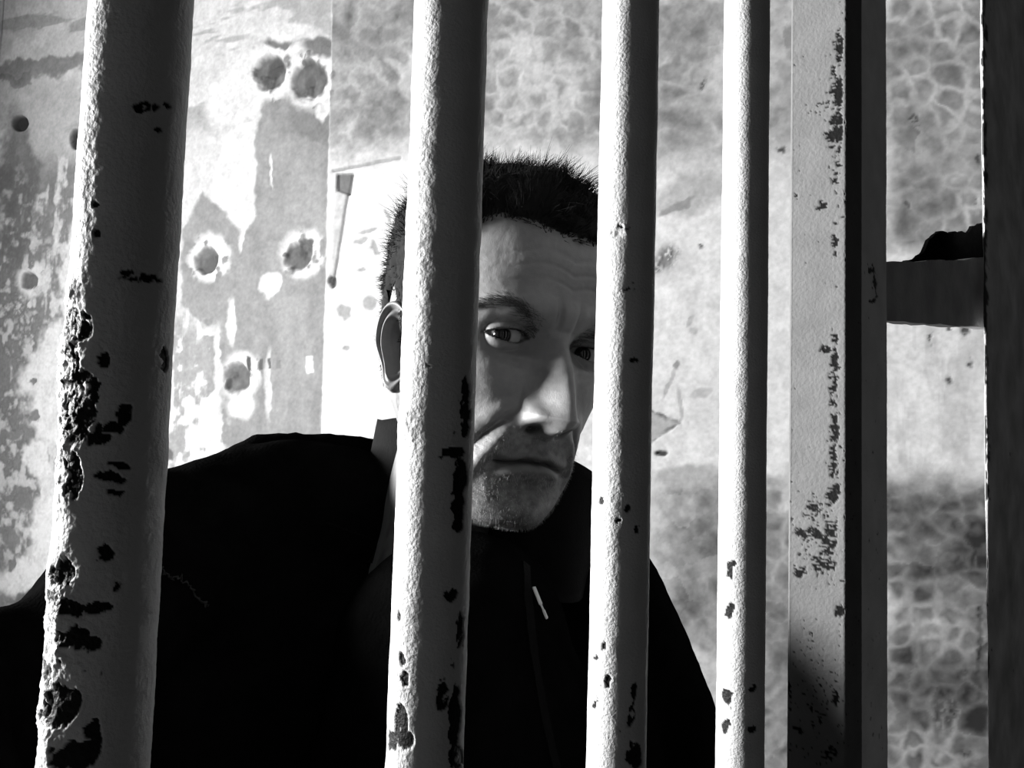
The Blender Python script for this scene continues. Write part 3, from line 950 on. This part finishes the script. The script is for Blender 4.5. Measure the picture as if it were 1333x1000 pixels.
# ears: rim, groove, bowl and lobe on a thick closed shell
def ear_shell(side):
    nu, nv = 64, 80
    out_u = []
    vv = np.linspace(0, 2 * math.pi, nv, endpoint=False)
    # outline of the auricle, u to the back of the head, w up
    cu = .0165 * np.cos(vv) + .0030 * np.sin(vv)
    cw = .0320 * np.sin(vv)
    cu = cu * (1 + .10 * np.sin(vv)) * np.where(cw < 0, 1 - .28 * np.maximum(cw / -.032, 0) ** 1.5, 1)
    rr = np.linspace(0, 1, nu)
    u = rr[:, None] * cu[None]
    w = rr[:, None] * cw[None]
    r = rr[:, None] + 0 * u
    up = sstep(-.5, .1, np.sin(vv))[None]
    h = .0060 * np.exp(-((r - .90) / .11) ** 2) * (.35 + .65 * up)                 # helix
    h += .0052 * np.exp(-((r - .66) / .10) ** 2) * (.3 + .7 * sstep(-.5, .5, np.cos(vv)))[None]   # antihelix on the back half
    h -= .0075 * np.exp(-((u + .002) / .0085) ** 2 - ((w + .003) / .0120) ** 2)     # bowl
    h += .0050 * np.exp(-((u + .0120) / .0035) ** 2 - ((w + .004) / .0050) ** 2)    # tragus
    h += .0034 * np.exp(-((u - .001) / .009) ** 2 - ((w + .025) / .0075) ** 2)      # lobe
    h *= 1 - sstep(.95, 1.0, r) * .8
    th = .0042
    top = np.stack([u, w, h + th * .5], -1)
    bot = np.stack([u, w, -th * .5 - .004 * (1 - r) + 0 * h], -1)
    bot = bot[:-1][::-1]
    P = np.concatenate([top, bot], 0).reshape(-1, 3)
    n = top.shape[0] + bot.shape[0]
    # to head space: a along back (+y), b up, c outward (side)
    fl = math.radians(27)
    Lx = side * (.0680 + P[:, 2] * math.cos(fl) + (P[:, 0] + .014) * math.sin(fl))
    Ly = -.008 + P[:, 0] * math.cos(fl) - P[:, 2] * math.sin(fl)
    tilt = math.radians(10)
    Lz = P[:, 1] - .019
    Ly2 = Ly + P[:, 1] * math.sin(tilt)
    return np.stack([Lx, Ly2, Lz], 1), grid_quads(n, nv, True), nv, n


def capsule_bm(bm, a, b, ra, rb, seg=24):
    a, b = Vector(a), Vector(b)
    d = b - a
    L = d.length
    q = d.to_track_quat('Z', 'Y').to_matrix().to_4x4()
    rings = []
    prof = [(-ra * math.cos(t), ra * math.sin(t)) for t in np.linspace(.12, math.pi / 2, 7)] + [(L + rb * math.sin(t), rb * math.cos(t)) for t in np.linspace(0, math.pi / 2 - .12, 7)]
    for zz, r in prof:
        rings.append([bm.verts.new(a + q.to_3x3() @ Vector((r * math.cos(2 * math.pi * k / seg), r * math.sin(2 * math.pi * k / seg), zz))) for k in range(seg)])
    for i in range(len(rings) - 1):
        for k in range(seg):
            bm.faces.new((rings[i][k], rings[i][(k + 1) % seg], rings[i + 1][(k + 1) % seg], rings[i + 1][k]))
    bm.faces.new(rings[0][::-1])
    bm.faces.new(rings[-1])


def P4(px, py, Y, r):
    return tuple(Wp(px, py, Y)), r


SH_R = [P4(585, 705, .690, .064), P4(338, 657, .640, .051), P4(225, 716, .585, .055), P4(70, 892, .510, .050), P4(-110, 915, .460, .046)]
SH_L = [P4(690, 712, .690, .055), P4(778, 770, .720, .054), P4(850, 950, .750, .056), ((.135, .77, 1.05), .050), ((.150, .70, .82), .040)]
TORSO = [(P4(580, 745, .705, .082), P4(600, 1000, .705, .125)), (P4(592, 848, .545, .075), P4(615, 1150, .548, .118)), (P4(215, 900, .600, .065), P4(270, 1150, .620, .090)), (P4(470, 905, .675, .120), P4(500, 1150, .685, .130)), (P4(705, 905, .730, .100), P4(690, 1150, .715, .125)),
         (P4(335, 770, .640, .070), P4(420, 1150, .675, .110)), (P4(585, 1100, .705, .140), ((.0, .70, 1.02), .145)), (((-.03, .70, 1.04), .140), ((.05, .70, 1.04), .140))]
GAP = (B0 + B1) / 2
WR = (GAP[0] + .012 * E2[0], GAP[1] + .012 * E2[1], 1.335)
ELB = SH_R[-1][0]
LEGS = [(((s_ * .090 + .01, .70, .95), .098), ((s_ * .11 + .01, .68, .50), .060)) for s_ in (-1, 1)]
SHIN = [(((s_ * .11 + .01, .68, .50), .060), ((s_ * .12 + .01, .72, .09), .046)) for s_ in (-1, 1)]


def chain(bm, pts, k=0.0, skip=0):
    for i in range(skip, len(pts) - 1):
        (a, ra), (b, rb) = pts[i], pts[i + 1]
        capsule_bm(bm, a, b, ra - k, rb - k)


def remesh(o, vox, smooth=2):
    m = o.modifiers.new('r', 'REMESH')
    m.mode = 'VOXEL'
    m.voxel_size = vox
    m.use_smooth_shade = True
    if smooth:
        sm = o.modifiers.new('s', 'SMOOTH')
        sm.factor = .5
        sm.iterations = smooth
    apply_mods(o)


# body under the clothes: torso, arms with hands, legs
bm = bmesh.new()
K = .026
chain(bm, SH_R, K)
chain(bm, SH_L, K)
for a, b in TORSO + LEGS + SHIN:
    chain(bm, [a, b], K)
chain(bm, [(to_world([[0, .026, -.140]])[0], .050), (tuple(to_world([[0, .06, -.22]])[0]), .060)])
chain(bm, [(ELB, .034), (WR, .026)])


def hand(bm, wrist, d, up_v, out, curl):
    """palm, four fingers of unequal length and a thumb, d = direction of the hand, out = thumb side"""
    w, d, up_v, out = Vector(wrist), Vector(d).normalized(), Vector(up_v).normalized(), Vector(out).normalized()
    for k in range(4):
        o_ = (k - 1.5) * .019
        capsule_bm(bm, w + out * o_ * .6, w + d * .085 + out * o_, .013, .0115, 14)
    for k, Lf in enumerate((.062, .075, .080, .070)):
        p = w + d * .088 + out * ((k - 1.5) * .019)
        ang = 0
        for f, r in ((.45, .0092), (.30, .0082), (.25, .0072)):
            ang += curl * (1 + .1 * k)
            q = p + (d * math.cos(ang) - up_v * math.sin(ang)) * (Lf * f)
            capsule_bm(bm, p, q, r, r * .92, 12)
            p = q
    p = w + out * .022 + d * .022
    for L_, r, dd in ((.042, .0125, d * .6 + out * .7 - up_v * .3), (.032, .0105, d * .8 + out * .35 - up_v * .4), (.026, .0092, d * .9 + out * .1 - up_v * .4)):
        q = p + dd.normalized() * L_
        capsule_bm(bm, p, q, r, r * .9, 12)
        p = q


hd = Vector((E2[0], E2[1], .10))
hand(bm, WR, hd, Vector((E1[0], E1[1], 0)), Vector((0, 0, 1)), .45)
hl = Vector(SH_L[-1][0])
capsule_bm(bm, SH_L[3][0], hl + Vector((0, -.01, -.02)), .034, .026)
hand(bm, hl + Vector((0, -.01, -.02)), (0, -.12, -1), (1, .2, 0), (.1, -1, .1), .3)
for s_ in (-1, 1):
    capsule_bm(bm, (s_ * .12 + .01, .73, .055), (s_ * .125 + .01, .60, .040), .036, .030)
core = bm_obj('body', bm, M_skin)
remesh(core, .0055, 2)

# head with neck, then ears, united with the body into one surface
cap_t = [list(range(nc_)), list(range((nr_ - 1) * nc_, nr_ * nc_))[::-1]]
head = mesh_np('head', to_world(HV), HQ, M_skin, None, True, None, cap_t)
ears = []
for sd in (-1, 1):
    EV, EQ, nv_, n_ = ear_shell(sd)
    e_ = mesh_np('ear', to_world(EV), EQ if sd > 0 else EQ[:, ::-1], M_skin, None, True, None, [])
    ears.append(e_)
for o in [head] + ears:
    b2 = bmesh.new()
    b2.from_mesh(o.data)
    bmesh.ops.remove_doubles(b2, verts=b2.verts, dist=1e-6)
    bmesh.ops.recalc_face_normals(b2, faces=b2.faces)
    b2.to_mesh(o.data)
    b2.free()
for o in ears + [core]:
    m = head.modifiers.new('u', 'BOOLEAN')
    m.operation = 'UNION'
    m.solver = 'MANIFOLD'
    m.object = o
apply_mods(head)
for o in ears + [core]:
    bpy.data.objects.remove(o)
head.name = 'body'
head.data.name = 'body'
nv = len(head.data.vertices)
BV = np.zeros(nv * 3, np.float32)
head.data.vertices.foreach_get('co', BV)
BL = (BV.reshape(-1, 3) - HC) @ HR
at = head.data.attributes.new('tone', 'FLOAT', 'POINT')
at.data.foreach_set('value', skin_tone(BL).astype(np.float32))
head.data.polygons.foreach_set('use_smooth', np.ones(len(head.data.polygons), bool))
child(head, man)

# eyeballs, turned to the lens
for sd in (-1, 1):
    bm = bmesh.new()
    bmesh.ops.create_uvsphere(bm, u_segments=72, v_segments=90, radius=EYE_R)
    for v in bm.verts:      # pole to -Y, then the corneal bulge
        x_, y_, z_ = v.co
        v.co = (x_, -z_, y_)
        r = math.hypot(v.co.x, v.co.z)
        if v.co.y < 0 and r < .0056:
            v.co.y = min(v.co.y, -(.00731 + math.sqrt(.0068 ** 2 - r * r)))
    o = bm_obj('eyeball', bm, M_eye, None, True)
    c = to_world([[sd * EYE_X, EYE_Y, 0]])[0]
    d = Vector(CAM + np.array([.01, 0, -.01]) - c)
    q = d.to_track_quat('-Y', 'Z')
    o.matrix_world = Matrix.Translation(Vector(c)) @ q.to_matrix().to_4x4()
    o.parent = man
    o.matrix_parent_inverse = Matrix.Translation(-Vector(man.location))


def strands(name, roots, dirs, lens, r0, mat, parent, bend=None, nseg=4, seed=1):
    """tapered three-sided hairs as one mesh (one head of hair)"""
    rng = np.random.default_rng(seed)
    n = len(roots)
    dirs = dirs / np.linalg.norm(dirs, axis=1, keepdims=True)
    t = np.linspace(0, 1, nseg + 1)
    bend = bend if bend is not None else np.zeros((n, 3))
    pts = roots[:, None] + dirs[:, None] * (lens[:, None] * t)[..., None] + bend[:, None] * (lens[:, None] * t ** 2)[..., None]
    a = np.cross(dirs, rng.normal(size=(n, 3)))
    a /= np.linalg.norm(a, axis=1, keepdims=True)
    b = np.cross(dirs, a)
    rad = r0 * (1 - t * .85)
    V = np.zeros((n, nseg + 1, 3, 3))
    for k in range(3):
        an = 2 * math.pi * k / 3
        V[:, :, k] = pts + (a * math.cos(an) + b * math.sin(an))[:, None] * rad[None, :, None]
    base_ = (np.arange(n) * (nseg + 1) * 3)[:, None, None]
    i = np.arange(nseg)[None, :, None]
    k = np.arange(3)[None, None, :]
    k2 = (k + 1) % 3
    Q = np.stack([base_ + i * 3 + k, base_ + i * 3 + k2, base_ + (i + 1) * 3 + k2, base_ + (i + 1) * 3 + k], -1).reshape(-1, 4)
    return child(mesh_np(name, V.reshape(-1, 3), Q, mat), parent)


rng = np.random.default_rng(7)
LXY = HV
ax_ = np.abs(LXY[:, 0])
PHI = np.arctan2(LXY[:, 0], -LXY[:, 1])
aP = np.abs(np.degrees(PHI))


def hairline(aP, x):
    """height of the hair's lower edge round the head: forehead, receding temple, sideburn, nape"""
    return np.interp(aP, [0, 14, 26, 36, 46, 54, 62, 70, 80, 88, 100, 112, 125, 180], [.0690, .0700, .0720, .0730, .068, .050, .034, .018, -.012, -.018, .028, .020, -.045, -.075])


hl_n = (fbm(LXY, 90, 2, 77) - .5) * .006
inhair = LXY[:, 2] > hairline(aP, LXY[:, 0]) + hl_n
# scalp cap under the strands
msk = (LXY[:, 2] > hairline(aP, 0) + hl_n + .0035).reshape(nr_, nc_)
HNg = HN
thick = np.interp(LXY[:, 2], [-.08, .0, .04, .075, .11], [.0015, .0026, .008, .017, .0205])
edge = sstep(.002, .020, LXY[:, 2] - hairline(aP, 0) - hl_n)
capP = LXY + HNg * (thick * edge * (.72 + .75 * (fbm(LXY, 130, 4, 88) - .35)))[:, None] + HNg * .0003
fq = HQ[msk.ravel()[HQ].all(1)]
used_v, inv = np.unique(fq, return_inverse=True)
hair = child(mesh_np('hair', to_world(capP[used_v]), inv.reshape(-1, 4), M_hair), man)
cand = np.where(inhair)[0]
# even spread over the scalp
area_w = np.linalg.norm(np.cross(np.gradient(HV.reshape(nr_, nc_, 3), axis=0), np.gradient(HV.reshape(nr_, nc_, 3), axis=1)), axis=-1).ravel()
pr = area_w[cand]
pick = rng.choice(cand, 22000, p=pr / pr.sum())
rt = LXY[pick] * .25 + capP[pick] * .75 + rng.normal(size=(22000, 3)) * .0008
nn_ = HNg[pick]
topness = sstep(.02, .085, rt[:, 2])
cl = (fbm(rt, 110, 2, 99) - .5)
ln = (.0045 + .0085 * topness) * (.75 + .35 * rng.random(22000)) * (1 + 1.0 * cl)
ln *= .35 + .65 * sstep(0, .018, rt[:, 2] - hairline(np.abs(np.degrees(np.arctan2(rt[:, 0], -rt[:, 1]))), 0))
vec = np.stack([fbm(rt, 60, 2, 111) - .5, fbm(rt, 60, 2, 112) - .5, fbm(rt, 60, 2, 113) - .5], 1)
dr = nn_ * (.16 + .84 * topness)[:, None] + np.array([.30, -.10, .15]) * topness[:, None] + np.array([0, 1.0, -.8]) * (1 - topness)[:, None] + vec * 2.2 + rng.normal(size=(22000, 3)) * .16
hs = strands('strand_layer', to_world(rt), dr @ HR.T, ln, .00034, M_hair, man, (rng.normal(size=(22000, 3)) * .22 + vec * 1.2), seed=3)
# join the scalp cap and the strands: one head of hair
b2 = bmesh.new()
b2.from_mesh(hair.data)
b2.from_mesh(hs.data)
b2.to_mesh(hair.data)
b2.free()
bpy.data.objects.remove(hs)
hair.data.polygons.foreach_set('use_smooth', np.ones(len(hair.data.polygons), bool))

# eyebrows
for sd in (-1, 1):
    n = 620
    t = rng.random(n)
    bx_ = sd * (.0135 + .043 * t)
    bz = .0050 + .0155 * np.sin(np.clip(t, 0, .72) / .72 * math.pi / 2) - .008 * np.maximum(t - .72, 0) / .28 + rng.normal(size=n) * .0030 * (1 - .55 * t)
    idx = []
    front_i = np.where((HV[:, 1] < -.02))[0]
    sub = front_i[(np.abs(HV[front_i, 2] - .018) < .022) & (HV[front_i, 0] * sd > .005)]
    for k in range(n):
        d = (HV[sub, 0] - bx_[k]) ** 2 + (HV[sub, 2] - bz[k]) ** 2
        idx.append(sub[np.argmin(d)])
    idx = np.array(idx)
    dirs = HN[idx] * .35 + np.stack([sd * (.5 + .6 * t), 0 * t, .55 - .8 * t], 1) + rng.normal(size=(n, 3)) * .2
    strands('eyebrow', to_world(HV[idx]), dirs @ HR.T, .005 + .004 * rng.random(n), .00013, M_brow, man, seed=5 + sd)
# stubble on chin, lip and jaw
ok = np.where((HV[:, 1] < .01) & (HV[:, 2] < -.052) & (HV[:, 2] > -.133) & (hts.repeat(nc_) < 19.5))[0]
zmo = -.0770 - .0034 * (np.abs(HV[ok, 0]) / .026) ** 2
bd = (1 - np.exp(-(((HV[ok, 2] - zmo + .001) / .0065) ** 4)) * (np.abs(HV[ok, 0]) < .027)) * sstep(-.050, -.072, HV[ok, 2] + .0 * HV[ok, 0] + .012 * sstep(.02, .05, np.abs(HV[ok, 0])))
pr = area_w[ok] * bd
pick = rng.choice(ok, 5200, p=pr / pr.sum())
dr = HN[pick] * .7 + np.array([0, 0, -.6]) + rng.normal(size=(5200, 3)) * .3
strands('stubble', to_world(HV[pick] + rng.normal(size=(5200, 3)) * .0003), dr @ HR.T, .0012 + .0016 * rng.random(5200), .00007, M_stub, man, nseg=2, seed=9)
# upper lashes
for sd in (-1, 1):
    n = 90
    xr = np.linspace(-.013, .0148, n)
    up_, lw = lid_curves(xr, sd)
    d2 = xr ** 2 + up_ ** 2
    yy = EYE_Y - np.sqrt((EYE_R + .0018) ** 2 - np.minimum(d2, .00017))
    R_ = np.stack([sd * (EYE_X + xr), yy, up_], 1)
    D_ = np.stack([sd * xr * 30, -np.ones(n), -.35 + 0 * xr], 1) + rng.normal(size=(n, 3)) * .12
    strands('eyelash', to_world(R_), D_ @ HR.T, .005 + .002 * rng.random(n), .00012, M_hair, man, np.array([[0, 0, .5]] * n), seed=21 + sd)

# ---- clothes
bm = bmesh.new()
chain(bm, SH_R)
chain(bm, SH_L)
for a, b in TORSO:
    chain(bm, [a, b])
chain(bm, [(ELB, .046), ((WR[0] * .75 + ELB[0] * .25, WR[1] * .75 + ELB[1] * .25, WR[2] * .75 + ELB[2] * .25), .037)])
jacket = bm_obj('jacket', bm, M_cloth)
remesh(jacket, .006, 6)
nj = len(jacket.data.vertices)
JV = np.zeros(nj * 3, np.float32)
JN = np.zeros(nj * 3, np.float32)
jacket.data.vertices.foreach_get('co', JV)
jacket.data.vertices.foreach_get('normal', JN)
JV, JN = JV.reshape(-1, 3), JN.reshape(-1, 3)
fold = (fbm(JV * np.array([1, 1, .55]), 16, 3, 401) - .5) * .016 + (fbm(JV, 60, 3, 405) - .5) * .003
JV = JV + JN * fold[:, None]
jacket.data.vertices.foreach_set('co', JV.astype(np.float32).ravel())
jacket.data.update()
child(jacket, man)
# hood folded on the shoulders behind the neck
bm = bmesh.new()
hp = [P4(318, 612, .655, .022), P4(352, 606, .670, .026), P4(430, 606, .690, .027), P4(500, 612, .705, .026), P4(560, 640, .76, .030), P4(640, 650, .80, .034), P4(730, 690, .78, .030)]
chain(bm, hp)
hood = bm_obj('hood', bm, M_cloth)
remesh(hood, .006, 4)
n = len(hood.data.vertices)
v_ = np.zeros(n * 3, np.float32)
q_ = np.zeros(n * 3, np.float32)
hood.data.vertices.foreach_get('co', v_)
hood.data.vertices.foreach_get('normal', q_)
v_, q_ = v_.reshape(-1, 3), q_.reshape(-1, 3)
v_ = v_ + q_ * ((fbm(v_, 70, 3, 421) - .5) * .006)[:, None]
hood.data.vertices.foreach_set('co', v_.astype(np.float32).ravel())
hood.parent = jacket
hood.matrix_parent_inverse = jacket.matrix_world.inverted()


def sub(o, parent):
    bpy.context.view_layer.update()
    o.parent = parent
    o.matrix_parent_inverse = parent.matrix_world.inverted()
    return o


sub(hood, jacket)
# stand-up collar, open under the chin, tilted with the shoulders
cc = np.array(Wp(626, 668, .672))
ca = math.radians(10)
cx_ = np.array([math.cos(ca), 0, -math.sin(ca)])
cz_ = np.array([math.sin(ca), 0, math.cos(ca)])
cy_ = np.array([0, 1.0, 0])
nA, nH = 110, 16
ang = np.linspace(-math.pi / 2 + .10, 1.5 * math.pi - .10, nA)
CV = []
for layer, dr_ in ((0, 0.0), (1, -.006)):
    for i in range(nH):
        h = i / (nH - 1)
        hh = h if layer == 0 else 1 - h
        rx = .091 + .004 * (1 - hh) + dr_ + .004 * hh
        ry = .076 + .010 * (1 - hh) + dr_
        top = .050 + .006 * np.cos(ang - math.pi) * 1.0 + .012 * sstep(.3, 1.0, -np.sin(ang))
        zz = -.045 + (top + .045) * hh
        wv = .003 * np.sin(ang * 7 + 2 * hh) * (1 - hh)
        p = cc + np.outer((rx + wv) * np.cos(ang), cx_) + np.outer((ry + wv) * np.sin(ang), cy_) + np.outer(zz, cz_)
        CV.append(p)
CV = np.array(CV)
Qc = grid_quads(2 * nH, nA)
Qe = []
for i in range(nH - 1):      # close the two front edges
    for c in (0, nA - 1):
        Qe.append([i * nA + c, (i + 1) * nA + c, (2 * nH - 2 - i) * nA + c, (2 * nH - 1 - i) * nA + c])
Qb = [[c, c + 1, (2 * nH - 1) * nA + c + 1, (2 * nH - 1) * nA + c] for c in range(nA - 1)]
collar = mesh_np('collar', CV.reshape(-1, 3), np.vstack([Qc, Qe, Qb]), M_collar)
sub(collar, jacket)


def on_jacket(px, py, off=.0015):
    r = Fw + Rt * (px - 666.5) / FPX - Up * (py - 500) / FPX
    r = r / np.linalg.norm(r)
    best = None
    ok_, loc, nrm, _ = jacket.ray_cast(jacket.matrix_world.inverted() @ Vector(CAM), jacket.matrix_world.to_3x3().inverted() @ Vector(r))
    if not ok_:
        return np.array(Wp(px, py, .6)), np.array([0, -1.0, 0])
    n = np.array(jacket.matrix_world.to_3x3() @ nrm)
    return np.array(jacket.matrix_world @ loc) + n * off, n


bpy.context.view_layer.update()


def ribbon(name, pts, half, thick, mat, parent):
    """flat strip lying on the cloth along px points"""
    P, Nn = zip(*[on_jacket(x, y, thick * .4) for x, y in pts])
    P, Nn = np.array(P), np.array(Nn)
    T = np.gradient(P, axis=0)
    T /= np.linalg.norm(T, axis=1, keepdims=True)
    Sd = np.cross(T, Nn)
    Sd /= np.linalg.norm(Sd, axis=1, keepdims=True)
    V = np.stack([P - Sd * half - Nn * thick, P - Sd * half + Nn * thick * .5, P + Sd * half + Nn * thick * .5, P + Sd * half - Nn * thick], 1)
    return sub(mesh_np(name, V.reshape(-1, 3), grid_quads(len(pts), 4, True), mat, None, False, None, [[0, 1, 2, 3], [4 * len(pts) - 1 - k for k in range(4)]]), parent)


zx = [(684 + 14 * t + 44 * t * t, 735 + 330 * t) for t in np.linspace(0, 1, 40)]
zipper = ribbon('zipper', zx, .0028, .0015, M_collar, jacket)
# zip pull: slider body, then the hanging tab
def slab(bm, a, b, w, t):
    a, b = Vector(a), Vector(b)
    q = (b - a).to_track_quat('Z', 'Y').to_matrix().to_4x4()
    M = Matrix.Translation((a + b) / 2) @ q
    box_bm(bm, (-w / 2, -t / 2, -(b - a).length / 2), (w / 2, t / 2, (b - a).length / 2), M)


bm = bmesh.new()
pa, _ = on_jacket(689, 771, .005)
pb, _ = on_jacket(696, 790, .005)
pc_, _ = on_jacket(699, 797, .005)
pd, _ = on_jacket(703, 808, .005)
slab(bm, pa, pb, .0026, .0012)
slab(bm, pc_, pd, .0030, .0014)
slab(bm, pb, pc_, .0014, .0008)
bmesh.ops.bevel(bm, geom=bm.edges[:], offset=.0003, segments=1, affect='EDGES')
zp = bm_obj('zip_pull', bm, M_metal)
zp['label'] = 'small bright metal zip pull'
sub(zp, jacket)
# loose grey stitching on the sleeve and the faint seam on the breast
for pts, r0, amp, mt in (([(205 + 66 * t, 734 + 52 * t + 5 * math.sin(t * 9)) for t in np.linspace(0, 1, 60)], .00055, .0016, M_thread), ([(425 + 60 * t, 680 + 22 * t) for t in np.linspace(0, 1, 40)], .0004, .0003, M_collar)):
    P = np.array([on_jacket(x, y, .001)[0] for x, y in pts]) + rng.normal(size=(len(pts), 3)) * amp * .5
    T = np.gradient(P, axis=0)
    T /= np.linalg.norm(T, axis=1, keepdims=True)
    a = np.cross(T, [0, 1, 0])
    a /= np.linalg.norm(a, axis=1, keepdims=True)
    b = np.cross(T, a)
    rr = r0 * (.6 + .9 * rng.random(len(pts)))
    V = np.stack([P + (a * math.cos(k * math.pi / 3) + b * math.sin(k * math.pi / 3)) * rr[:, None] for k in range(6)], 1)
    sub(mesh_np('seam', V.reshape(-1, 3), grid_quads(len(pts), 6, True), mt), jacket)
# trousers and shoes
bm = bmesh.new()
for a, b in LEGS + SHIN:
    chain(bm, [a, b], -.012)
chain(bm, [((-.04, .70, .98), .140), ((.06, .70, .98), .140)])
tr = bm_obj('trousers', bm, M_cloth)
remesh(tr, .010, 4)
child(tr, man)
for s_ in (-1, 1):
    bm = bmesh.new()
    x0 = s_ * .12 + .01
    capsule_bm(bm, (x0, .745, .060), (x0, .72, .110), .048, .052)
    capsule_bm(bm, (x0, .745, .052), (x0 + s_ * .006, .575, .046), .048, .046)
    for v in bm.verts:
        v.co.z = max(v.co.z, .004)
    sh = bm_obj('shoe', bm, M_cloth)
    remesh(sh, .006, 2)
    bm = bmesh.new()
    box_bm(bm, (x0 - .045, .54, 0), (x0 + .045, .785, .016))
    bmesh.ops.bevel(bm, geom=[e for e in bm.edges if abs(e.verts[0].co.z - e.verts[1].co.z) > .01], offset=.035, segments=6, affect='EDGES')
    so = bm_obj('sole', bm, M_rust)
    child(sh, man)
    sub(so, sh)
